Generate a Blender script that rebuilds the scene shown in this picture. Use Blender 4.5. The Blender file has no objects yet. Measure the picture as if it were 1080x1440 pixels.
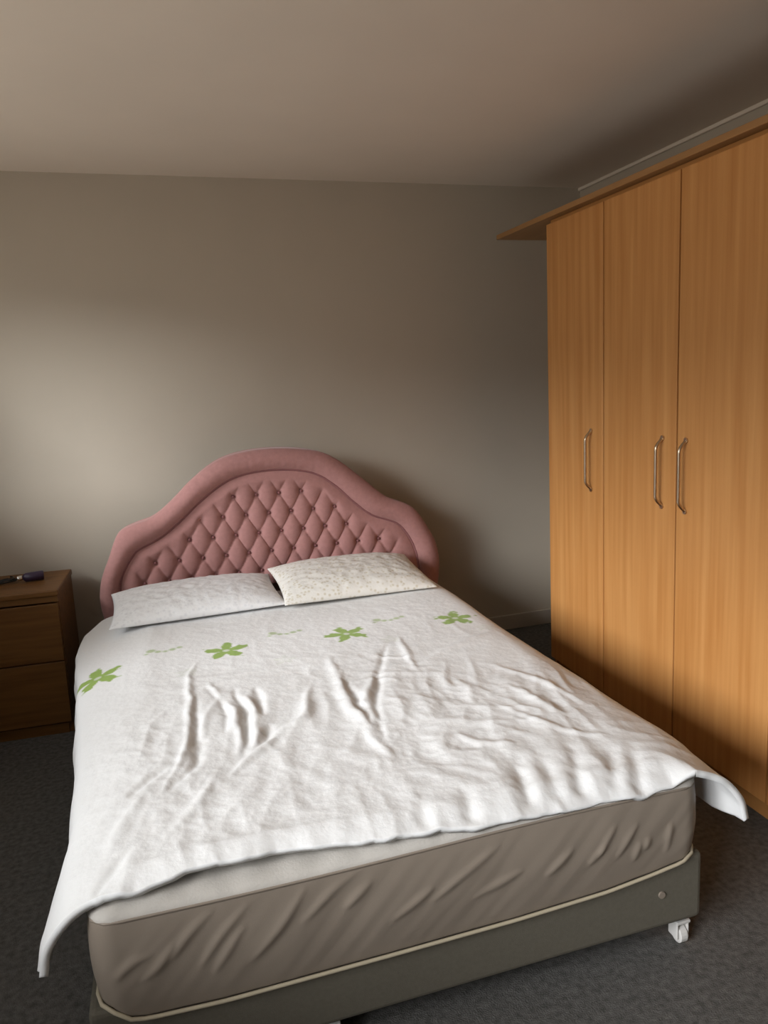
import bpy, bmesh, math, random
import numpy as np
from mathutils import Vector, Matrix, noise

random.seed(4)
scene = bpy.context.scene
C = scene.collection
PI = math.pi

# ------------------------------------------------------------------ camera
F, SX, SY = 1039.82, 7.086, -21.244          # focal length and principal point offset for a 1080 x 1440 frame
PITCH, ROLL, YAW = 0.16251, -0.04717, -0.29019
CAM = Vector((-0.33146, -3.68751, 1.45654))
cd = bpy.data.cameras.new('camera'); cam = bpy.data.objects.new('camera', cd); C.objects.link(cam)
fw = Vector((-math.sin(YAW)*math.cos(PITCH), math.cos(YAW)*math.cos(PITCH), -math.sin(PITCH)))
rt = Vector((math.cos(YAW), math.sin(YAW), 0)); up = rt.cross(fw)
r2 = rt*math.cos(ROLL)+up*math.sin(ROLL); u2 = -rt*math.sin(ROLL)+up*math.cos(ROLL)
cam.matrix_world = Matrix(((r2.x, u2.x, -fw.x, CAM.x), (r2.y, u2.y, -fw.y, CAM.y), (r2.z, u2.z, -fw.z, CAM.z), (0, 0, 0, 1)))
cd.sensor_fit = 'VERTICAL'; cd.sensor_height = 24; cd.sensor_width = 18
cd.lens = F*24/1440; cd.shift_x = -SX/1440; cd.shift_y = SY/1440; cd.clip_start = .05
scene.camera = cam

# ------------------------------------------------------------------ world, sun, exposure
SKY = 2.7; GROUND = 3.0; SUN = 6.9; SUN_ANGLE = 30; SUN_DIR = (.90, .48, -.42)
w = bpy.data.worlds.new('world'); scene.world = w; w.use_nodes = True
nt = w.node_tree; nt.nodes.clear()
tc = nt.nodes.new('ShaderNodeTexCoord'); sp = nt.nodes.new('ShaderNodeSeparateXYZ')
rp = nt.nodes.new('ShaderNodeValToRGB'); bg = nt.nodes.new('ShaderNodeBackground'); wo = nt.nodes.new('ShaderNodeOutputWorld')
mp = nt.nodes.new('ShaderNodeMapRange'); mp.inputs[1].default_value = -1; mp.inputs[2].default_value = 1
nt.links.new(tc.outputs['Generated'], sp.inputs[0]); nt.links.new(sp.outputs[2], mp.inputs[0])
nt.links.new(mp.outputs[0], rp.inputs[0]); nt.links.new(rp.outputs[0], bg.inputs[0]); nt.links.new(bg.outputs[0], wo.inputs[0])
e = rp.color_ramp.elements
g = GROUND/SKY
e[0].position = .46; e[0].color = (g*1.0, g*.91, g*.80, 1)
e[1].position = .53; e[1].color = (.95, .98, 1.0, 1)
bg.inputs[1].default_value = SKY
sd = bpy.data.lights.new('sun', 'SUN'); sd.energy = SUN; sd.angle = math.radians(SUN_ANGLE); sd.color = (.96, .98, 1)
so = bpy.data.objects.new('sun', sd); C.objects.link(so)
so.rotation_euler = Vector(SUN_DIR).to_track_quat('-Z', 'Y').to_euler(); so.location = (-3, -2, 3)
scene.view_settings.view_transform = 'Standard'; scene.view_settings.look = 'None'
scene.view_settings.gamma = 1; scene.view_settings.use_curve_mapping = False
scene.view_settings.exposure = 0.0

# ------------------------------------------------------------------ helpers
def bx(bm, x0, x1, y0, y1, z0, z1, bev=0, seg=2):
    r = bmesh.ops.create_cube(bm, size=1)
    vs = r['verts']
    for v in vs:
        v.co = Vector((x0+(v.co.x+.5)*(x1-x0), y0+(v.co.y+.5)*(y1-y0), z0+(v.co.z+.5)*(z1-z0)))
    if bev:
        es = list({e for v in vs for e in v.link_edges})
        bmesh.ops.bevel(bm, geom=es, offset=bev, segments=seg, profile=.5, affect='EDGES')

def obj(name, bm, m, parent=None, smooth=False, mat_extra=None):
    me = bpy.data.meshes.new(name)
    if isinstance(bm, bmesh.types.BMesh):
        bmesh.ops.recalc_face_normals(bm, faces=bm.faces); bm.to_mesh(me); bm.free()
    else:
        me.from_pydata([tuple(v) for v in bm[0]], [], bm[1]); me.update()
    me.materials.append(m)
    if smooth: me.polygons.foreach_set('use_smooth', [True]*len(me.polygons))
    o = bpy.data.objects.new(name, me); C.objects.link(o)
    if parent: o.parent = parent
    return o

def box(name, m, parent, *a, bev=0, seg=2):
    bm = bmesh.new(); bx(bm, *a, bev=bev, seg=seg)
    return obj(name, bm, m, parent)

def struct(o, label=None):
    o['kind'] = 'structure'
    if label: o['label'] = label
    return o

def thing(name, label, cat, loc=(0, 0, 0), rz=0, group=None):
    o = bpy.data.objects.new(name, None); C.objects.link(o)
    o.location = loc; o.rotation_euler = (0, 0, rz); o.empty_display_size = .1
    return tag(o, label, cat, group)

def tag(o, label, cat, group=None):
    o['label'] = label; o['category'] = cat
    if group: o['group'] = group
    return o

def tube(pts, r, n=8, closed=False):
    vs, fs = [], []
    P = [Vector(p) for p in pts]; N = len(P)
    prev = None
    for i, p in enumerate(P):
        a = P[(i-1) % N] if (closed or i) else P[0]; b = P[(i+1) % N] if (closed or i < N-1) else P[-1]
        t = (b-a).normalized()
        if prev is None:
            prev = t.orthogonal().normalized()
        x = (prev-t*prev.dot(t)).normalized(); prev = x; y = t.cross(x)
        rr = r(i/(N-1)) if callable(r) else r
        for k in range(n):
            an = 2*PI*k/n; vs.append(p+(x*math.cos(an)+y*math.sin(an))*rr)
    for i in range(N if closed else N-1):
        j = (i+1) % N
        for k in range(n):
            l = (k+1) % n; fs.append((i*n+k, i*n+l, j*n+l, j*n+k))
    if not closed:
        fs.append(tuple(range(n))[::-1]); fs.append(tuple((N-1)*n+k for k in range(n)))
    return vs, fs

def grid_faces(nu, nv, wrap=False):
    f = []
    for j in range(nv-1):
        for i in range(nu if wrap else nu-1):
            a = j*nu+i; b = j*nu+(i+1) % nu
            f.append((a, b, b+nu, a+nu))
    return f

def catmull(pts, n):
    P = [np.array(p, float) for p in pts]; P = [2*P[0]-P[1]]+P+[2*P[-1]-P[-2]]
    out = []
    for i in range(1, len(P)-2):
        for t in np.linspace(0, 1, n, endpoint=False):
            a, b, c, d = P[i-1:i+3]
            out.append(.5*((2*b)+(c-a)*t+(2*a-5*b+4*c-d)*t*t+(-a+3*b-3*c+d)*t**3))
    out.append(P[-2]); return np.array(out)

def seg_dist(X, Y, poly):
    """distance of many points to an open polyline"""
    d = np.full(X.shape, 1e9)
    for (ax, ay), (bx_, by_) in zip(poly[:-1], poly[1:]):
        vx, vy = bx_-ax, by_-ay; L = vx*vx+vy*vy+1e-12
        t = np.clip(((X-ax)*vx+(Y-ay)*vy)/L, 0, 1)
        d = np.minimum(d, np.hypot(X-ax-t*vx, Y-ay-t*vy))
    return d

def fold(X, Y, poly, wd, taper=.5):
    """soft fold along a polyline: gaussian across, fading to nothing at both ends"""
    P = catmull(poly, 5); L = np.concatenate([[0], np.cumsum(np.hypot(*np.diff(P, axis=0).T))])
    x0, x1 = P[:, 0].min()-4*wd, P[:, 0].max()+4*wd; y0, y1 = P[:, 1].min()-4*wd, P[:, 1].max()+4*wd
    m = (X > x0) & (X < x1) & (Y > y0) & (Y < y1)
    out = np.zeros(X.shape); Xm, Ym = X[m], Y[m]; d = np.full(Xm.shape, 1e9); tt = np.zeros(Xm.shape)
    for i in range(len(P)-1):
        vx, vy = P[i+1]-P[i]; l2 = vx*vx+vy*vy+1e-12
        t = np.clip(((Xm-P[i, 0])*vx+(Ym-P[i, 1])*vy)/l2, 0, 1); dd = np.hypot(Xm-P[i, 0]-t*vx, Ym-P[i, 1]-t*vy)
        k = dd < d; d[k] = dd[k]; tt[k] = (L[i]+t[k]*(L[i+1]-L[i]))/L[-1]
    w_ = wd*(.55+.6*np.sin(PI*tt))
    out[m] = np.exp(-(d/w_)**2)*np.power(np.sin(PI*np.clip(tt, 0, 1)), taper)
    return out

# numpy gradient noise, 2D
_rng = np.random.RandomState(7); _perm = _rng.permutation(512); _g = _rng.uniform(0, 2*PI, 512)
def gn(x, y, seed=0):
    xi = np.floor(x).astype(int); yi = np.floor(y).astype(int); xf = x-xi; yf = y-yi
    def gr(ix, iy, dx, dy):
        h = _perm[(_perm[(ix+seed*31) % 512]+iy) % 512]; a = _g[h]
        return np.cos(a)*dx+np.sin(a)*dy
    u = xf*xf*xf*(xf*(xf*6-15)+10); v = yf*yf*yf*(yf*(yf*6-15)+10)
    a = gr(xi, yi, xf, yf); b = gr(xi+1, yi, xf-1, yf); c = gr(xi, yi+1, xf, yf-1); d = gr(xi+1, yi+1, xf-1, yf-1)
    return (a*(1-u)+b*u)*(1-v)+(c*(1-u)+d*u)*v

# ------------------------------------------------------------------ materials
def mat(name, col, rough=.8, noise_amt=.05, scale=20, bump=0, bscale=200, spec=.3, sheen=0, metal=0, stretch=None, col2=None, detail=4):
    m = bpy.data.materials.new(name); m.use_nodes = True; n = m.node_tree; b = n.nodes['Principled BSDF']
    b.inputs['Roughness'].default_value = rough; b.inputs['Specular IOR Level'].default_value = spec
    b.inputs['Metallic'].default_value = metal
    if sheen: b.inputs['Sheen Weight'].default_value = sheen; b.inputs['Sheen Roughness'].default_value = .4
    t = n.nodes.new('ShaderNodeTexCoord'); mpn = n.nodes.new('ShaderNodeMapping')
    n.links.new(t.outputs['Object'], mpn.inputs[0])
    if stretch: mpn.inputs['Scale'].default_value = stretch
    ns = n.nodes.new('ShaderNodeTexNoise'); ns.inputs['Scale'].default_value = scale; ns.inputs['Detail'].default_value = detail
    n.links.new(mpn.outputs[0], ns.inputs['Vector'])
    r = n.nodes.new('ShaderNodeValToRGB'); n.links.new(ns.outputs['Fac'], r.inputs[0])
    c2 = col2 or tuple(c*(1-noise_amt) for c in col)
    c1 = col if col2 else tuple(min(1, c*(1+noise_amt)) for c in col)
    r.color_ramp.elements[0].position = .3; r.color_ramp.elements[1].position = .7
    r.color_ramp.elements[0].color = (*c2, 1); r.color_ramp.elements[1].color = (*c1, 1)
    n.links.new(r.outputs[0], b.inputs['Base Color'])
    if bump:
        nb = n.nodes.new('ShaderNodeTexNoise'); nb.inputs['Scale'].default_value = bscale; nb.inputs['Detail'].default_value = 3
        n.links.new(mpn.outputs[0], nb.inputs['Vector'])
        bp = n.nodes.new('ShaderNodeBump'); bp.inputs['Strength'].default_value = bump; bp.inputs['Distance'].default_value = .003
        n.links.new(nb.outputs['Fac'], bp.inputs['Height']); n.links.new(bp.outputs[0], b.inputs['Normal'])
    return m

M = {}
M['wall'] = mat('wall_paint', (.47, .419, .345), .85, .02, 3, .08, 150)
M['ceiling'] = mat('ceiling_paint', (.74, .665, .575), .9, .02, 3, .05, 120)
M['carpet'] = mat('carpet', (.108, .104, .098), 1, .3, 60, .9, 260, .05, detail=8)
M['skirt'] = mat('skirting_paint', (.42, .38, .33), .5, .02, 5)
M['frame'] = mat('window_paint', (.8, .8, .78), .4, .01, 5)
M['wood'] = mat('beech_veneer', (.63, .31, .105), .42, .1, 2.2, .12, 60, .35, stretch=(14, 14, .55), col2=(.50, .215, .06), detail=6)
M['wood_edge'] = mat('beech_edge', (.46, .22, .07), .5, .08, 3, stretch=(1, 1, 14))
M['panel_wood'] = mat('beech_cornice', (.36, .19, .075), .45, .08, 3, stretch=(14, .6, 14))
M['dark_gap'] = mat('gap_shade_and_strut_brown', (.10, .045, .015), .8)  # dark brown standing in for shade in the door gaps, also the struts
M['nightwood'] = mat('brown_oak', (.19, .088, .024), .45, .12, 3, .05, 60, stretch=(.8, 12, 12), col2=(.11, .046, .012))
M['metal'] = mat('brushed_nickel', (.58, .46, .33), .3, .03, 40, metal=1)
M['pink'] = mat('dusty_pink_velvet', (.42, .215, .20), .85, .06, 60, .25, 500, .15, sheen=.35)
M['shaded_pink_piping'] = mat('shaded_pink_piping', (.24, .10, .10), .8, .05, 60, .2, 400, sheen=.2)  # velvet pink darkened so the border groove's shade sits in its colour
M['sheet'] = mat('mattress_border', (.255, .21, .168), .45, .04, 8, .1, 500, .35)
M['mtop'] = mat('mattress_top', (.50, .47, .43), .75, .05, 30, .3, 200)
M['cream'] = mat('mattress_piping', (.42, .36, .26), .6, .03, 30)
M['base'] = mat('divan_fabric', (.128, .115, .09), .9, .06, 120, .3, 500, .1)
M['tape'] = mat('black_base_cloth', (.02, .02, .02), .9)
M['castor'] = mat('white_castor_plastic', (.65, .63, .6), .4, .02)
M['black'] = mat('black_plastic', (.012, .012, .012), .35)
M['purple'] = mat('purple_glass', (.035, .02, .05), .3, .05, spec=.5)
M['silver'] = mat('silver_cap', (.75, .74, .72), .25, metal=1)
M['rubber'] = mat('grey_castor_fork', (.25, .24, .23), .5)

def cloth_mat(name, base, attr=False, pattern=None):
    m = bpy.data.materials.new(name); m.use_nodes = True; n = m.node_tree; b = n.nodes['Principled BSDF']
    b.inputs['Roughness'].default_value = .85; b.inputs['Specular IOR Level'].default_value = .15
    b.inputs['Sheen Weight'].default_value = .1
    t = n.nodes.new('ShaderNodeTexCoord')
    src = None
    rgb = n.nodes.new('ShaderNodeRGB'); rgb.outputs[0].default_value = (*base, 1); src = rgb.outputs[0]
    if pattern:
        ns = n.nodes.new('ShaderNodeTexVoronoi'); ns.inputs['Scale'].default_value = 55; n.links.new(t.outputs['Object'], ns.inputs['Vector'])
        r = n.nodes.new('ShaderNodeValToRGB'); n.links.new(ns.outputs['Distance'], r.inputs[0])
        r.color_ramp.elements[0].position = .15; r.color_ramp.elements[0].color = (*pattern, 1)
        r.color_ramp.elements[1].position = .45; r.color_ramp.elements[1].color = (*base, 1); src = r.outputs[0]
    if attr:
        at = n.nodes.new('ShaderNodeAttribute'); at.attribute_name = 'print'
        mx = n.nodes.new('ShaderNodeMix'); mx.data_type = 'RGBA'
        n.links.new(at.outputs['Fac'], mx.inputs['Factor']); n.links.new(src, mx.inputs[6]); mx.inputs[7].default_value = (.27, .41, .07, 1)
        src = mx.outputs[2]
    n.links.new(src, b.inputs['Base Color'])
    nb = n.nodes.new('ShaderNodeTexNoise'); nb.inputs['Scale'].default_value = 45; nb.inputs['Detail'].default_value = 6
    n.links.new(t.outputs['Object'], nb.inputs['Vector'])
    bp = n.nodes.new('ShaderNodeBump'); bp.inputs['Strength'].default_value = .35; bp.inputs['Distance'].default_value = .006
    n.links.new(nb.outputs['Fac'], bp.inputs['Height']); n.links.new(bp.outputs[0], b.inputs['Normal'])
    return m
M['duvet'] = cloth_mat('white_cotton_duvet', (.80, .80, .795), attr=True)
M['pillow'] = cloth_mat('white_pillowcase', (.79, .79, .79), pattern=(.70, .70, .71))
M['pillow2'] = cloth_mat('cream_printed_pillowcase', (.79, .77, .72), pattern=(.62, .57, .46))

gm = bpy.data.materials.new('window_glass'); gm.use_nodes = True; n = gm.node_tree; n.nodes.clear()
o_ = n.nodes.new('ShaderNodeOutputMaterial'); mx = n.nodes.new('ShaderNodeMixShader'); tr = n.nodes.new('ShaderNodeBsdfTransparent'); gl = n.nodes.new('ShaderNodeBsdfGlossy')
gl.inputs['Roughness'].default_value = .02; mx.inputs[0].default_value = .06
n.links.new(tr.outputs[0], mx.inputs[1]); n.links.new(gl.outputs[0], mx.inputs[2]); n.links.new(mx.outputs[0], o_.inputs[0]); M['glass'] = gm

# ------------------------------------------------------------------ room
XL, XR, YB, YF, H = -1.62, 1.92, 0.0, -6.2, 2.4
T = .12
WINS = [(-4.8, -1.42, .98, 2.05), (-1.06, -.38, 1.14, 2.10)]                 # left wall windows (y ranges); unseen narrow one added for the light patch
struct(box('floor', M['carpet'], None, XL-T, XR+T, YF-T, YB+T, -.1, 0))
struct(box('ceiling', M['ceiling'], None, XL-T, XR+T, YF-T, YB+T, H, H+.1))
struct(box('wall_back', M['wall'], None, XL-T, XR+T, YB, YB+T, 0, H))
struct(box('wall_front', M['wall'], None, XL-T, XR+T, YF-T, YF, 0, H))
struct(box('wall_right', M['wall'], None, XR, XR+T, YF, YB, 0, H))
bm = bmesh.new()
(A0, A1, A2, A3), (B0, B1, B2, B3) = WINS
bx(bm, XL-T, XL, YF, A0, 0, H); bx(bm, XL-T, XL, A0, A1, 0, A2); bx(bm, XL-T, XL, A0, A1, A3, H); bx(bm, XL-T, XL, A1, B0, 0, H)
bx(bm, XL-T, XL, B0, B1, 0, B2); bx(bm, XL-T, XL, B0, B1, B3, H); bx(bm, XL-T, XL, B1, YB, 0, H)
struct(obj('wall_left', bm, M['wall']))
struct(box('baseboard_back', M['skirt'], None, XL, XR, YB-.016, YB, 0, .085, bev=.004))
struct(box('baseboard_left', M['skirt'], None, XL, XL+.016, YF, YB-.018, 0, .085, bev=.004))
struct(box('trim_1', M['ceiling'], None, XR-.014, XR, YF, YB, H-.016, H, bev=.004))
# window: frame, mullions, panes, sill
f = .05
for wi, (WY0, WY1, WZ0, WZ1) in enumerate(WINS):
    wroot = bpy.data.objects.new('window_%d' % (wi+1), None); C.objects.link(wroot)
    struct(wroot, ('wide white framed four light window in the left wall', 'narrow white framed window, added unseen to shape the light patch on the back wall')[wi])
    bm = bmesh.new()
    bx(bm, XL-.09, XL-.03, WY0, WY1, WZ0, WZ0+f); bx(bm, XL-.09, XL-.03, WY0, WY1, WZ1-f, WZ1)
    bx(bm, XL-.09, XL-.03, WY0, WY0+f, WZ0+f, WZ1-f); bx(bm, XL-.09, XL-.03, WY1-f, WY1, WZ0+f, WZ1-f)
    obj('window_frame', bm, M['frame'], wroot)
    nl = (4, 1)[wi]
    ys = [WY0+f+(WY1-WY0-2*f)*k/nl for k in range(nl+1)]
    for k in range(1, nl): box('mullion', M['frame'], wroot, XL-.09, XL-.03, ys[k]-.025, ys[k]+.025, WZ0+f, WZ1-f)
    for k in range(nl):
        box('pane', M['glass'], wroot, XL-.062, XL-.058, ys[k]+(.025 if k else 0), ys[k+1]-(.025 if k < nl-1 else 0), WZ0+f, WZ1-f)
    box('window_sill', M['frame'], wroot, XL-.03, XL+.08, WY0-.04, WY1+.04, WZ0-.03, WZ0, bev=.006)
    pd = bpy.data.lights.new('sky_portal', 'AREA'); pd.shape = 'RECTANGLE'; pd.size = WY1-WY0; pd.size_y = WZ1-WZ0; pd.cycles.is_portal = True
    po = bpy.data.objects.new('sky_portal', pd); C.objects.link(po)
    po.matrix_world = Matrix(((0, 0, -1, XL-T), (1, 0, 0, (WY0+WY1)/2), (0, -1, 0, (WZ0+WZ1)/2), (0, 0, 0, 1)))

# ------------------------------------------------------------------ bed frame of reference
BX, BY, AB = .14519, -.23887, -.00536
BW, BL = 1.422, 2.07
ZB, ZT = .082, .262
# local x = across (u), local y = -v (v runs from the headboard to the foot)
def bed_thing(name, label, cat, group=None): return thing(name, label, cat, (BX, BY, 0), AB, group)
def bed_tag(o, label, cat, group=None):
    o.location = (BX, BY, 0); o.rotation_euler = (0, 0, AB); return tag(o, label, cat, group)

bed = bed_thing('divan_bed', 'grey fabric divan base on castors with pink buttoned headboard', 'bed')
bm = bmesh.new(); bx(bm, -BW/2, BW/2, -BL, -.02, ZB, ZT, bev=.014, seg=3)
for v in bm.verts: v.co.y -= 0
obj('divan_base', bm, M['base'], bed, smooth=False)
box('base_cloth', M['tape'], bed, -BW/2+.012, BW/2-.012, -BL+.012, -.03, ZB-.004, ZB+.001)
def castor(x, y):
    r = bpy.data.objects.new('castor', None)
    vs, fs = tube([(x-.011, y, .023), (x-.009, y, .023), (x+.009, y, .023), (x+.011, y, .023)], lambda t: .023 if .1 < t < .9 else .019, 18)
    o = obj('castor', (vs, fs), M['castor'], bed)
    bpy.data.objects.remove(r)
    b = bmesh.new(); bx(b, x-.018, x-.013, y-.015, y+.02, .015, .062, bev=.002); bx(b, x+.013, x+.018, y-.015, y+.02, .015, .062, bev=.002)
    bx(b, x-.02, x+.02, y-.018, y+.022, .058, .066, bev=.002); bx(b, x-.006, x+.006, y-.006, y+.006, .06, ZB)
    obj('castor_fork', b, M['castor'], o)
for x in (-.655, -.235, .672):
    castor(x, -2.035)
for x in (-.655, .655): castor(x, -.12)
vs, fs = tube([(.591, -BL-.004, .176), (.591, -BL-.001, .176), (.591, -BL+.004, .176)], .009, 12)
o = obj('fabric_stud', (vs, fs), M['sheet'], bed); 

# headboard --------------------------------------------------------
OUT = [(-.782, .30), (-.812, .45), (-.818, .535), (-.803, .62), (-.765, .709), (-.731, .79), (-.700, .828), (-.645, .850), (-.562, .876), (-.478, .938), (-.376, 1.030), (-.258, 1.108), (-.127, 1.142), (.037, 1.146), (.205, 1.120), (.305, 1.069), (.423, .968), (.526, .878), (.610, .838), (.660, .812), (.705, .760), (.762, .66), (.785, .60), (.796, .52), (.790, .44), (.765, .30)]
INN = [(-.700, .31), (-.727, .46), (-.732, .541), (-.722, .61), (-.690, .675), (-.655, .722), (-.629, .742), (-.538, .783), (-.455, .842), (-.336, .943), (-.218, 1.017), (-.102, 1.046), (.047, 1.047), (.181, 1.019), (.281, .952), (.364, .868), (.449, .795), (.539, .757), (.592, .728), (.640, .665), (.672, .59), (.684, .523), (.690, .44), (.675, .31)]
cu, cz_ = 0.0, .52
NA, NR = 720, 110
def by_angle(pl):
    """radius of a star shaped outline around (cu, cz_) as a function of the angle"""
    P = catmull(pl, 14)
    a = np.arctan2(P[:, 1]-cz_, P[:, 0]-cu); a = np.where(a < -PI/2, a+2*PI, a)
    r = np.hypot(P[:, 0]-cu, P[:, 1]-cz_)
    k = np.argsort(a); return a[k], r[k]
ao, ro = by_angle(OUT); ai, ri = by_angle(INN)
a0, a1 = max(ao[0], ai[0]), min(ao[-1], ai[-1])
ang = np.linspace(a0, a1, NA)
RO = np.interp(ang, ao, ro); RI = np.interp(ang, ai, ri)
DU, DZ, U0, Z0 = .1055, .0905, .011, .939
def tuft(U, Z, dist):
    p = (U-U0)/DU-(Z-Z0)/(2*DZ); q = (U-U0)/DU+(Z-Z0)/(2*DZ)
    s = np.abs(np.sin(PI*p)*np.sin(PI*q))
    h = .0165*np.power(s, .45)
    # distance to nearest lattice point
    pr, qr = p-np.round(p), q-np.round(q)
    du = (pr+qr)*.5*DU; dz = (qr-pr)*DZ
    h = h-.013*np.exp(-(du**2+dz**2)/(.016**2))
    # no pleats close to the border: blend to a smooth pillow edge
    k = np.clip((dist-.035)/.05, 0, 1); k = k*k*(3-2*k)
    edge = np.sqrt(np.clip(dist/.05, 0, 1))
    return (.017*(1-k)+h*k)*edge
rr = np.linspace(0, 1, NR)
R_, A_ = np.meshgrid(rr, ang, indexing='ij')
U = cu+R_*RI*np.cos(A_); Z = cz_+R_*RI*np.sin(A_)
inn_poly = catmull(INN, 6)
D = seg_dist(U, Z, inn_poly)
Hh = tuft(U, Z, D)
Y = -(.012+Hh)                     # toward the room is local -y
vs = list(zip(U.ravel(), Y.ravel(), Z.ravel()))
hb = None
# border roll
NB = 26
tt = np.linspace(0, 1, NB)
T_, A2 = np.meshgrid(tt, ang, indexing='ij')
RR = RI+(RO-RI)*T_
Ub = cu+RR*np.cos(A2); Zb = cz_+RR*np.sin(A2)
prof = .008+.040*np.power(np.clip(np.sin(PI*np.clip(T_*.94+.03, 0, 1)), 0, 1), .6)
prof = prof+.0016*gn(A2*22, T_*3, 3)
Yb = -prof
back = .075
rows = list(zip(Ub.ravel(), Yb.ravel(), Zb.ravel()))
nb = len(rows)
for d in (.02, .045, back):
    rows += [(cu+RO[i]*(1 if d < .07 else .99)*math.cos(ang[i]), d, cz_+RO[i]*math.sin(ang[i])) for i in range(NA)]
fs = grid_faces(NA, NB+3)
cidx = len(rows); rows.append((cu, back, cz_))
last = (NB+2)*NA
fs += [(last+i+1, last+i, cidx) for i in range(NA-1)]
hb = obj('headboard', (rows, fs), M['pink'], bed, smooth=True)
hb['label'] = 'dusty pink velvet headboard with arched rolled border'
obj('tufted_panel', (vs, grid_faces(NA, NR)), M['pink'], hb, smooth=True)
def piping(name, RRv, y, r, m):
    k = slice(None, None, 4)
    pts = [(cu+a*math.cos(b), y, cz_+a*math.sin(b)) for a, b in zip(RRv[k], ang[k])]
    v_, f_ = tube(pts, r, 8); obj(name, (v_, f_), m, hb, smooth=True)
piping('piping', RI, -.016, .007, M['shaded_pink_piping'])
# buttons, one by one, sharing a mesh
bmn = bmesh.new(); bmesh.ops.create_uvsphere(bmn, u_segments=12, v_segments=6, radius=1)
for v in bmn.verts: v.co = Vector((v.co.x*.0075, v.co.y*.005, v.co.z*.0075))
btn = None
ip = np.array(inn_poly)
for i in range(6):
    for k in range(-8, 9):
        u = U0+DU*k+(DU/2 if i % 2 else 0); z = Z0-DZ*i
        a = math.atan2(z-cz_, u-cu); a = a+2*PI if a < -PI/2 else a
        if a < a0 or a > a1: continue
        if math.hypot(u-cu, z-cz_) > np.interp(a, ai, ri)-.045 or z < .47: continue
        if btn is None:
            btn = obj('button', bmn, M['shaded_pink_piping'], hb, smooth=True); b = btn
        else:
            b = btn.copy(); C.objects.link(b); b.parent = hb
        b.location = (u, -.0115, z)
for x in (-.4, .4):
    box('headboard_strut', M['dark_gap'], bed, x-.03, x+.03, back-.001, back+.018, .10, .7)
box('headboard_backing', M['tape'], bed, -.7, .7, .01, .02, .12, .3)

# mattress ---------------------------------------------------------
mt = bed_thing('mattress', 'thick double mattress with wrinkled taupe satin border on divan base', 'mattress')
HW, V0, V1, RC = .692, .0, 2.084, .05
per = []
def arc(cx, cy, a_0, a_1, n=14):
    return [(cx+RC*math.cos(a), cy+RC*math.sin(a)) for a in np.linspace(a_0, a_1, n)]
V0m = .03
def seg(p, q, st):
    n = max(2, int(math.dist(p, q)/st)); return [(p[0]+(q[0]-p[0])*t, p[1]+(q[1]-p[1])*t) for t in np.linspace(0, 1, n, endpoint=False)][1:]
per += arc(HW-RC, -V1+RC, -PI/2, 0); per += seg(per[-1], (HW, -V0m-RC), .03); per += arc(HW-RC, -V0m-RC, 0, PI/2)
per += seg(per[-1], (-HW+RC, -V0m), .06); per += arc(-HW+RC, -V0m-RC, PI/2, PI); per += seg(per[-1], (-HW, -V1+RC), .03)
per += arc(-HW+RC, -V1+RC, PI, 1.5*PI); per += seg(per[-1], (HW-RC, -V1), .005)
per = np.array(per); NP = len(per)
nxt = np.roll(per, -1, 0); prv = np.roll(per, 1, 0); tg = nxt-prv; tg /= np.linalg.norm(tg, axis=1)[:, None]
nr = np.stack([tg[:, 1], -tg[:, 0]], 1)
SHEET = [[(-.547, .351), (-.51, .396), (-.458, .437)], [(-.496, .317), (-.449, .378), (-.388, .434)], [(-.47, .296), (-.422, .363), (-.398, .388)], [(-.398, .299), (-.328, .369), (-.271, .443)], [(-.655, .336), (-.62, .365), (-.579, .376)], [(-.604, .321), (-.568, .349), (-.537, .388)], [(-.291, .359), (-.212, .42), (-.148, .45)], [(-.2, .367), (-.135, .416)], [(.451, .321), (.49, .377), (.509, .4)], [(.375, .322), (.423, .365)], [(.265, .322), (.338, .376)], [(.529, .321), (.539, .356)], [(-.011, .333), (.091, .393), (.161, .428)], [(.089, .315), (.212, .354)], [(.59, .30), (.60, .38)], [(.5, .30), (.515, .35)], [(-.1, .31), (0, .37)], [(.4, .34), (.45, .41)]]
foot_w = np.clip((-per[:, 1]-1.95)/.08, 0, 1)
zbot = np.interp(per[:, 0], [-.70, -.665, -.64, -.6, -.45, -.1, .2, .43, .56, .64, .67, .70], [.275, .268, .244, .234, .226, .226, .228, .236, .250, .262, .272, .275])
zbot = .275*(1-foot_w)+zbot*foot_w
zseam = .455+.004*np.sin(per[:, 0]*5)
NZ = 44
tz = np.linspace(0, 1, NZ)
side = np.zeros((NZ, NP, 3))
for j, t in enumerate(tz):
    z = zbot+(zseam-zbot)*t
    out = .010*math.sin(PI*t)**.7 - .006*(1-t)
    disp = np.full(NP, out)
    side[j, :, 0] = per[:, 0]; side[j, :, 1] = per[:, 1]; side[j, :, 2] = z
    side[j, :, :2] += nr*disp[:, None]
wr = np.zeros((NZ, NP))
Xs, Zs = side[:, :, 0], side[:, :, 2]
for i, pl in enumerate(SHEET):
    wr += .0042*fold(Xs, Zs, pl, .0085, .6)
wr += .004*gn((Xs-.6*Zs)*7, Zs*4, 5)+.0016*gn((Xs-.9*Zs)*26, Zs*5, 9)
wr *= foot_w[None, :]*np.sin(PI*np.clip(tz, .04, .96))[:, None]**.5
wr += (1-foot_w)[None, :]*.004*gn(side[:, :, 1]*9, Zs*3, 2)
side[:, :, :2] += nr[None]*wr[:, :, None]
vs = side.reshape(-1, 3).tolist()
# cap underneath
kc = len(vs); vs.append((0, -1.03, .27))
fs = grid_faces(NP, NZ, True)+[((i+1) % NP, i, kc) for i in range(NP)]
obj('mattress_border', (vs, fs), M['sheet'], mt, smooth=True)
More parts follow.
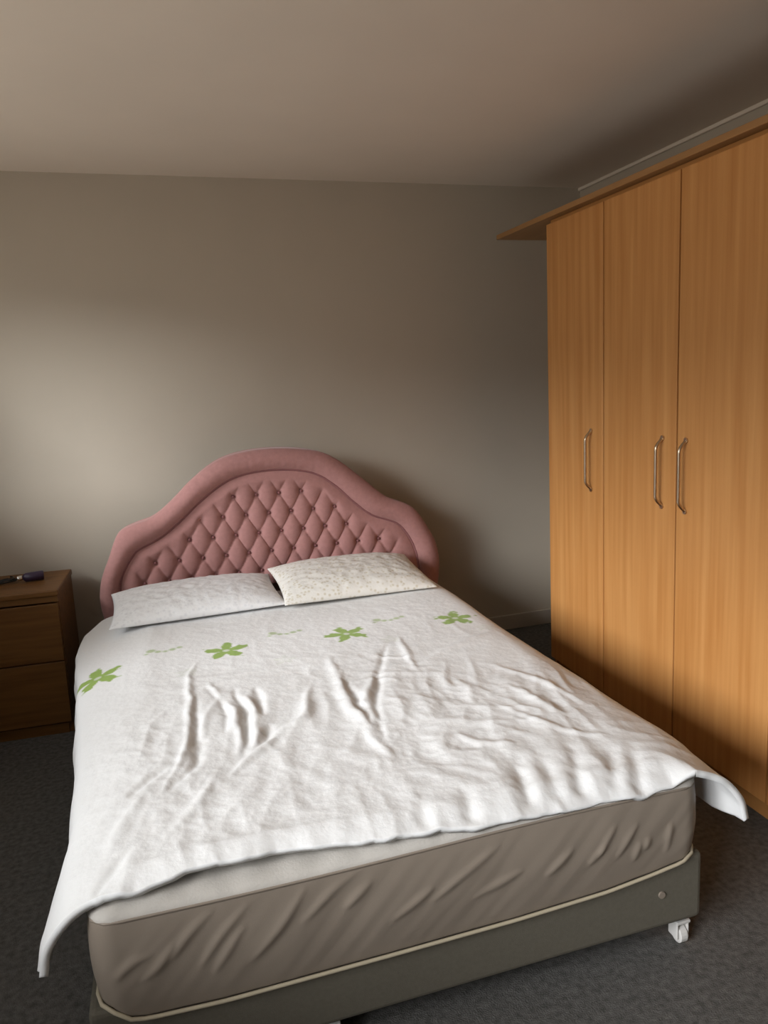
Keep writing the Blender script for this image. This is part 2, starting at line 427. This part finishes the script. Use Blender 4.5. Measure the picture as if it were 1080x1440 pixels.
# top panel with its rounded pale edge
rows = []
NT = 14
for j in range(NT):
    t = j/(NT-1); a = t*PI/2
    ins = -.002+.05*(1-math.cos(a)); z = zseam+.026*math.sin(a)
    q = per-nr*ins
    rows += [(q[i, 0], q[i, 1], z[i]+.0015*math.sin(i*.35)*math.sin(a)) for i in range(NP)]
sc = .9
rows += [(per[i, 0]*.8, (per[i, 1]+1.05)*.8-1.05, .482) for i in range(NP)]
kc = len(rows); rows.append((0, -1.05, .482))
fs = grid_faces(NP, NT+1, True)+[(NT*NP+i, NT*NP+(i+1) % NP, kc) for i in range(NP)]
obj('mattress_top', (rows, fs), M['mtop'], mt, smooth=True)
st = 5
v_, f_ = tube([(per[i, 0]+nr[i, 0]*.001, per[i, 1]+nr[i, 1]*.001, zbot[i]) for i in range(0, NP, st)], .0042, 8, True)
obj('piping', (v_, f_), M['cream'], mt, smooth=True)
v_, f_ = tube([(per[i, 0]+nr[i, 0]*.001, per[i, 1]+nr[i, 1]*.001, zseam[i]) for i in range(0, NP, st)], .0035, 8, True)
obj('piping', (v_, f_), M['sheet'], mt, smooth=True)

# duvet -------------------------------------------------------------
RIDGE = [[(-0.44, .93), (-0.466, 1.098), (-0.474, 1.463), (-0.504, 1.631), (-0.547, 1.763)], [(-0.369, 1.295), (-0.349, 1.441), (-0.349, 1.564), (-0.364, 1.667)], [(-0.305, 1.29), (-0.298, 1.485), (-0.311, 1.599), (-0.338, 1.659)], [(-0.247, 1.58), (-0.33, 1.67), (-0.396, 1.75)], [(-0.007, 1.061), (-0.012, 1.236), (-0.03, 1.476), (-0.013, 1.587), (-0.015, 1.717), (0.007, 1.821)], [(0.096, 1.299), (0.039, 1.417), (0.009, 1.497)], [(-0.113, 1.293), (-0.162, 1.499), (-0.22, 1.543), (-0.275, 1.589)], [(0.32, 1.423), (0.329, 1.511), (0.303, 1.618)], [(0.444, 1.526), (0.486, 1.688), (0.507, 1.771)], [(0.189, 1.75), (0.235, 1.821), (0.314, 1.864)], [(-0.412, 1.133), (-0.391, 1.254), (-0.386, 1.384)], [(-0.595, 1.764), (-0.636, 1.863), (-0.658, 1.969)], [(-0.433, 1.762), (-0.499, 1.888), (-0.547, 1.949)], [(0.274, 0.983), (0.246, 1.191), (0.24, 1.318)], [(0.259, 1.263), (0.424, 1.163), (0.594, 1.085)], [(0.471, 1.354), (0.552, 1.538), (0.599, 1.739)], [(0.362, 1.642), (0.455, 1.836), (0.562, 1.9)]]
VALLEY = [[(-0.456, 1.228), (-0.457, 1.469), (-0.46, 1.629), (-0.496, 1.705), (-0.533, 1.753)], [(-0.414, 1.172), (-0.383, 1.32), (-0.375, 1.431), (-0.388, 1.519)], [(-0.335, 1.217), (-0.321, 1.386), (-0.323, 1.515), (-0.348, 1.651)], [(-0.268, 1.234), (-0.276, 1.404), (-0.272, 1.454)], [(-0.257, 1.506), (-0.283, 1.582), (-0.317, 1.629)], [(-0.0, 1.277), (0.001, 1.401), (0.001, 1.556), (-0.006, 1.629)], [(0.222, 1.038), (0.16, 1.168), (0.063, 1.442), (0.02, 1.627), (0.007, 1.734)], [(-0.626, 1.751), (-0.58, 1.689), (-0.53, 1.639)], [(-0.611, 1.951), (-0.654, 2.027), (-0.67, 2.068)]]
FOOTV = [[(0.28, 1.921), (0.242, 2.06)], [(0.435, 1.927), (0.374, 2.06)], [(0.577, 1.96), (0.521, 2.08)], [(0.113, 2.006), (0.099, 2.07)], [(0.01, 1.981), (-0.003, 2.06)], [(0.343, 1.928), (0.311, 2.06)], [(0.522, 1.962), (0.463, 2.06)]]
NU, NV = 380, 400
VS, VE = .16, 2.088
Lh, Rh = .98, .95                     # cloth arc length on each side of the centre line
s = np.linspace(-Lh, Rh, NU); v = VS+(VE-VS)*np.linspace(0, 1, NV)
S, V = np.meshgrid(s, v)
ZD = .517
def prof_side(v_, A, B):
    """cross section beyond |u| = .60: list of (u, z)"""
    return [(.58, ZD), (.65, ZD-.004), A, B]
def interp2(vv, tab):
    k = [t[0] for t in tab]; return np.interp(vv, k, [t[1] for t in tab]), np.interp(vv, k, [t[2] for t in tab])
LA = [(.16, .80, .478), (.3, .845, .472), (.5, .852, .468), (.9, .808, .468), (1.2, .775, .470), (1.62, .745, .474), (1.95, .738, .478), (2.06, .728, .478)]
LB = [(.16, .85, .36), (.5, .885, .33), (.9, .84, .32), (1.2, .81, .31), (1.7, .765, .31), (1.93, .795, .32), (2.00, .805, .33), (2.07, .79, .37)]
RA = [(.16, .655, .480), (.54, .695, .478), (1.0, .700, .476), (1.26, .715, .476), (1.62, .735, .476), (1.9, .748, .476), (2.06, .735, .472)]
RB = [(.16, .70, .33), (1.0, .735, .31), (1.5, .765, .31), (1.8, .79, .315), (2.0, .803, .332), (2.06, .815, .345)]
Uo = np.zeros_like(S); Zo = np.zeros_like(S)
for j in range(NV):
    for sg, AT, BT, Ls in ((-1, LA, LB, Lh), (1, RA, RB, Rh)):
        a = interp2(v[j], AT); b = interp2(v[j], BT)
        cp = [(.30, ZD), (.52, ZD), (.64, ZD-.006), (a[0], a[1]), (b[0]*.6+a[0]*.4+.012, b[1]*.5+a[1]*.5), b]
        c = catmull(cp, 10); L = np.concatenate([[0], np.cumsum(np.hypot(*np.diff(c, axis=0).T))])
        k = (s*sg) > 0
        x = s[k]*sg
        y = np.where(x < .30, x, 0)
        tt_ = np.clip((x-.30)/(Ls-.30), 0, 1)*L[-1]
        Uo[j, k] = sg*np.where(x < .30, x, np.interp(tt_, L, c[:, 0]))
        Zo[j, k] = np.where(x < .30, ZD, np.interp(tt_, L, c[:, 1]))
Vo = V.copy()
# foot hem shape
end = np.clip((V-1.97)/(VE-1.97), 0, 1); drop = np.clip((V-2.025)/(VE-2.025), 0, 1)
endS = np.clip((V-1.80)/(VE-1.80), 0, 1)
top = np.clip((.66-np.abs(Uo))/.06, 0, 1)
hem = .012*gn(Uo*7+3, Uo*0+.5, 4)+.006*gn(Uo*22, Uo*0+.3, 8)
Vo += hem*end
Vo -= (.020*np.exp(-((Uo+.42)/.24)**2)+.010*np.clip(-Uo+.1, 0, 1))*end                      # the hem draws back at the left
Vo += .012*np.clip((Uo-.0)/.3, 0, 1)*end
Zo -= top*((.024+.020*np.clip((Uo-.0)/.4, 0, 1))*np.power(drop, 1.5))
Zo += top*.016*np.exp(-((Uo+.44)/.22)**2)*np.power(end, 1.6)   # and lifts off the mattress
# head end sinks
Zo -= top*.008*np.clip((.3-V)/.15, 0, 1)
# wrinkles
Hw = np.zeros_like(S); wob = .010*gn(Uo*9, Vo*9, 41)+.004*gn(Uo*26, Vo*26, 42)
for i, pl in enumerate(RIDGE):
    wd = .017+.010*((i*37) % 10)/10; Hw += (.0085 if i < 7 else .006)*fold(Uo+wob, Vo, pl, wd*.68, .7)
for i, pl in enumerate(VALLEY):
    Hw -= .0085*fold(Uo+wob, Vo, pl, .0125, .7)
for pl in FOOTV: Hw -= .010*np.clip((Vo-pl[0][1]+.04)/.1, 0, 1)*np.exp(-(seg_dist(Uo, Vo, pl)/.020)**2)
wx = Uo+.05*gn(Uo*4, Vo*4, 11); wy = Vo+.05*gn(Uo*4, Vo*4, 12)
n1 = 1-np.abs(gn(wx*6, wy*4, 1))*2.4
n2 = 1-np.abs(gn(wx*13, wy*9, 2))*2.4
n3 = 1-np.abs(gn(wx*27, wy*21, 3))*2.4
area = np.clip(.45+1.6*gn(Uo*1.7+.3, Vo*1.5, 21), .15, 1)
midw = np.clip((Vo-.85)/.5, .25, 1)
an_ = np.clip(1-np.abs(gn(wx*11+wy*2, wy*2.6, 51))*3.2, 0, 1)*np.clip(.5+1.5*gn(Uo*3, Vo*3, 52), 0, 1)+.8*np.clip(1-np.abs(gn(wx*5-wy*9, wy*3+wx*5, 53))*3.4, 0, 1)*np.clip(.3+1.8*gn(Uo*2.4+9, Vo*2.4, 54), 0, 1)
Hw += midw*.0052*an_
Hw += midw*area*(.0055*np.clip(n1, -.5, 1)+.0028*np.clip(n2, -.3, 1)+.0012*np.clip(n3, -.2, 1))
Hw += .010*gn(Uo*2.2, Vo*2.2, 15)
# normal displacement: up on top, outward on the drapes
drape = np.clip((np.abs(Uo)-.60)/.16, 0, 1)
Zo += Hw*(1-drape*.8)
Uo += np.sign(Uo)*drape*(.012*gn(V*5.5, S*2, 31)*np.clip((ZD-Zo)/.15, 0, 1)*1.6+Hw*.5)
Zo += drape*.010*gn(V*6, S*0+.2, 33)*np.clip((ZD-Zo)/.2, 0, 1)
# print: flowers and sprigs in green
Pm = np.zeros_like(S)
def flower(cs, cv, r, rot=0., sq=1.):
    dx = (Uo-cs if abs(cs) < .65 else Uo-cs); dy = (Vo-cv)*sq
    rad = np.hypot(dx, dy); an = np.arctan2(dy, dx)+rot
    R = r*(.30+.70*np.abs(np.cos(2.5*an))**1.1)*(1+.45*gn(Uo*45, Vo*45, 61))
    m = np.clip((R-rad)/.009+.5, 0, 1)
    c = np.clip((rad-.010)/.004, 0, 1)
    return m*(.35+.65*c)
for cs, cv, r, ro_ in ((-.765, .868, .085, .5), (-.333, .874, .082, .25), (.107, .872, .080, .55), (.54, .874, .082, .1)):
    Pm = np.maximum(Pm, flower(cs, cv, r, ro_)*.95)
def sprig(cs, cv):
    out = np.zeros_like(S)
    for dx, dy, r in ((-.045, -.005, .017), (-.02, .012, .012), (.005, .018, .010), (.03, .010, .013), (.055, .0, .011), (-.06, .02, .008)):
        out = np.maximum(out, np.clip((r-np.hypot((Uo-cs-dx), (Vo-cv-dy)))/.008+.4, 0, 1))
    return out*.6
for cs, cv in ((-.546, .765), (-.107, .765), (.30, .77)): Pm = np.maximum(Pm, sprig(cs, cv))
for cs, cv in ((-.47, 1.02), (.24, 1.0), (.60, 1.02), (-.15, 1.05)): Pm = np.maximum(Pm, flower(cs, cv, .04, .2)*.09)
o = obj('duvet', (list(zip(Uo.ravel(), (-Vo).ravel(), Zo.ravel())), grid_faces(NU, NV)), M['duvet'], None, smooth=True)
at = o.data.attributes.new('print', 'FLOAT', 'POINT'); at.data.foreach_set('value', Pm.ravel().astype(np.float32))
md = o.modifiers.new('thickness', 'SOLIDIFY'); md.thickness = .016; md.offset = 1; md.use_rim = True
bed_tag(o, 'crumpled white duvet with a row of green flowers spread over the mattress', 'duvet')

# pillows -------------------------------------------------------------
def pillow(name, cx, cv, W, Dp, Th, z0, tilt, yaw, seed, label, m, roll=0, skew=0):
    n1_, n2_ = 110, 80
    a = np.linspace(-1, 1, n1_); b = np.linspace(-1, 1, n2_); A, B = np.meshgrid(a, b)
    x = A*W/2*(1-.05*(1-np.abs(A))*0-.045*(1-B*B)*np.abs(A)**3); y = B*Dp/2*(1-.06*(1-A*A)*np.abs(B)**3)
    hh = np.power(np.clip((1-np.abs(A)**2.6), 0, 1)*np.clip((1-np.abs(B)**2.4), 0, 1), .55)
    puff = Th/2*hh
    wv = .0035*gn(A*9+seed, B*6, seed)+.0055*(1-np.abs(gn(A*5, B*4+seed, seed+1))*2.4)*.5
    topz = puff*1.25+wv*np.sqrt(hh); botz = -puff*.55
    V_ = []
    for arr in (topz, botz):
        for X, Y_, Z_ in zip(x.ravel(), y.ravel(), arr.ravel()): V_.append((X, Y_, Z_))
    F_ = grid_faces(n1_, n2_)
    N = n1_*n2_; F2 = [tuple(N+i for i in f[::-1]) for f in F_]
    bd = [i for i in range(n1_)]+[j*n1_+n1_-1 for j in range(1, n2_)]+[(n2_-1)*n1_+i for i in range(n1_-2, -1, -1)]+[j*n1_ for j in range(n2_-2, 0, -1)]
    F3 = [(bd[k], N+bd[k], N+bd[(k+1) % len(bd)], bd[(k+1) % len(bd)]) for k in range(len(bd))]
    bmm = bmesh.new(); me = bpy.data.meshes.new('t'); me.from_pydata(V_, [], F_+F2+F3); bmm.from_mesh(me)
    bmesh.ops.remove_doubles(bmm, verts=bmm.verts, dist=.0002)
    R = Matrix.Rotation(yaw, 4, 'Z') @ Matrix.Rotation(tilt, 4, 'X') @ Matrix.Rotation(roll, 4, 'Y')
    for q in bmm.verts: q.co = R @ q.co+Vector((cx, -cv, z0))
    ob = obj(name, bmm, m, None, smooth=True); bpy.data.meshes.remove(me)
    bed_tag(ob, label, 'pillow', 'two pillows against the headboard')
    return ob
pl = pillow('pillow', -.407, .285, .70, .43, .105, .553, .06, 0.04, 3, 'flat white pillow on the left, nearer the nightstand', M['pillow'])
pr = pillow('pillow', .268, .285, .68, .44, .115, .564, .12, .03, 6, 'plump cream patterned pillow on the right, nearer the wardrobe', M['pillow2'], roll=.02)

# ------------------------------------------------------------------ wardrobe
XW, YW, DW, HT = 1.3645, -.628, .4488, 2.088
ND = 4
ward = thing('wardrobe', 'tall beech wood fitted wardrobe with four plain doors along right wall', 'wardrobe', (XW, YW, 0), 0)
# local: x to the right wall, y negative towards the camera
Dp = XR-XW-.012
yend = -ND*DW
bm = bmesh.new()
bx(bm, .024, Dp, -.018, 0, .0, HT+.012); bx(bm, .024, Dp, yend, yend+.018, 0, HT+.012)
bx(bm, Dp-.01, Dp, yend+.018, -.018, .0, HT); bx(bm, .024, Dp-.01, yend+.018, -.018, HT-.006, HT+.012); bx(bm, .024, Dp-.01, yend+.018, -.018, .07, .088)
bx(bm, .03, Dp-.01, yend/2-.009, yend/2+.009, .088, HT-.006)
obj('carcass', bm, M['wood_edge'], ward)
box('plinth', M['wood_edge'], ward, .035, .05, yend+.018, -.018, 0, .07)
box('gap_shade_sheet', M['dark_gap'], ward, .0235, .0238, yend+.01, -.01, .09, HT-.004)  # thin dark sheet just behind the doors, paints the shade in their gaps
bm = bmesh.new(); bx(bm, -.018, Dp, yend-.02, .47, HT+.013, HT+.036, bev=.003); obj('top_panel', bm, M['panel_wood'], ward)
hy = {0: -.990, 1: -1.452, 2: -1.577, 3: -2.34}
for k in range(ND):
    y1 = -k*DW-.0035; y0 = -(k+1)*DW+.0035
    d = box('door', M['wood'], ward, 0, .021, y0, y1, .075, HT-.008, bev=.0025)
    y = hy[k]-YW
    z0, z1 = .945, 1.192
    pts = [(-.002, y, z0)]+[(-.030*math.sin(min(1, t/.16)*PI/2)*1.0 if t < .5 else -.030*math.sin(min(1, (1-t)/.16)*PI/2), y, z0+(z1-z0)*t) for t in np.linspace(.01, .99, 40)]+[(-.002, y, z1)]
    v_, f_ = tube(pts, .0058, 10)
    h = obj('handle', (v_, f_), M['metal'], d, smooth=True)
    for z in (z0, z1):
        bmh = bmesh.new(); r_ = bmesh.ops.create_cone(bmh, cap_ends=True, segments=16, radius1=.0095, radius2=.008, depth=.006)
        for vv in r_['verts']: vv.co = Vector((-.003+vv.co.z*1.0, y+vv.co.x, z+vv.co.y))
        obj('handle_mount', bmh, M['metal'], d, smooth=False)

# ------------------------------------------------------------------ nightstand
NW, ND_, NH = .60, .36, .64
ns = thing('nightstand', 'dark brown wooden nightstand with drawers left of the bed', 'nightstand', (-.822, -.412, 0), -.045)
# local: x from -NW to 0, y from 0 (front) to ND_
bm = bmesh.new(); bx(bm, -NW-.006, .006, -.008, ND_, NH-.026, NH, bev=.006, seg=3); obj('tabletop', bm, M['nightwood'], ns)
bm = bmesh.new()
bx(bm, -.018, 0, .02, ND_-.002, 0, NH-.026); bx(bm, -NW, -NW+.018, .02, ND_-.002, 0, NH-.026); bx(bm, -NW+.018, -.018, ND_-.012, ND_-.002, .05, NH-.026)
bx(bm, -NW+.018, -.018, .02, ND_-.012, .045, .06); bx(bm, -NW, 0, .002, .02, NH-.052, NH-.026); bx(bm, -NW+.018, -.018, .012, .02, 0, .045)
obj('case', bm, M['nightwood'], ns)
for z0, z1 in ((.330, NH-.060), (.052, .324)):
    d = box('drawer', M['nightwood'], ns, -NW+.002, -.002, 0, .019, z0, z1, bev=.002)
    v_, f_ = tube([(-NW/2, -.001, (z0+z1)/2), (-NW/2, -.012, (z0+z1)/2), (-NW/2, -.018, (z0+z1)/2), (-NW/2, -.026, (z0+z1)/2)], lambda t: (.006, .006, .013, .009)[int(round(t*3))], 14)
    obj('knob', (v_, f_), M['silver'], d, smooth=True)
# small things on it
z = NH+.0005
bt = thing('perfume_bottle', 'small dark purple bottle with silver cap lying on the nightstand', 'bottle', (-.945, -.215, z+.021), .18)
def lathe(prof, n=20):
    vs = []; fs = []
    for x, r in prof:
        for k in range(n): a = 2*PI*k/n; vs.append((x, r*math.cos(a), r*math.sin(a)))
    for j in range(len(prof)-1):
        for k in range(n): l = (k+1) % n; fs.append((j*n+k, j*n+l, (j+1)*n+l, (j+1)*n+k))
    fs.append(tuple(range(n))[::-1]); fs.append(tuple((len(prof)-1)*n+k for k in range(n))); return vs, fs
obj('glass_body', lathe([(-.035, .008), (-.030, .014), (-.022, .0195), (.045, .0205), (.050, .018)]), M['purple'], bt, smooth=True)
obj('cap', lathe([(-.056, .010), (-.054, .0115), (-.037, .0115), (-.035, .009)], 16), M['silver'], bt, smooth=True)
pts = []
for i in range(130):
    t = i/129; a = t*2*PI*3.2
    pts.append((-1.045+(.034+.007*math.sin(5*t))*math.cos(a), -.205+.026*math.sin(a)+.008*math.sin(2.3*a), z+.004+.004*(1+math.sin(a*.31+1))+.010*t))
cb = obj('charging_cable', tube(pts, .0032, 8), M['black'], None, smooth=True)
tag(cb, 'coiled black charging cable on the nightstand beside the purple bottle', 'cable')
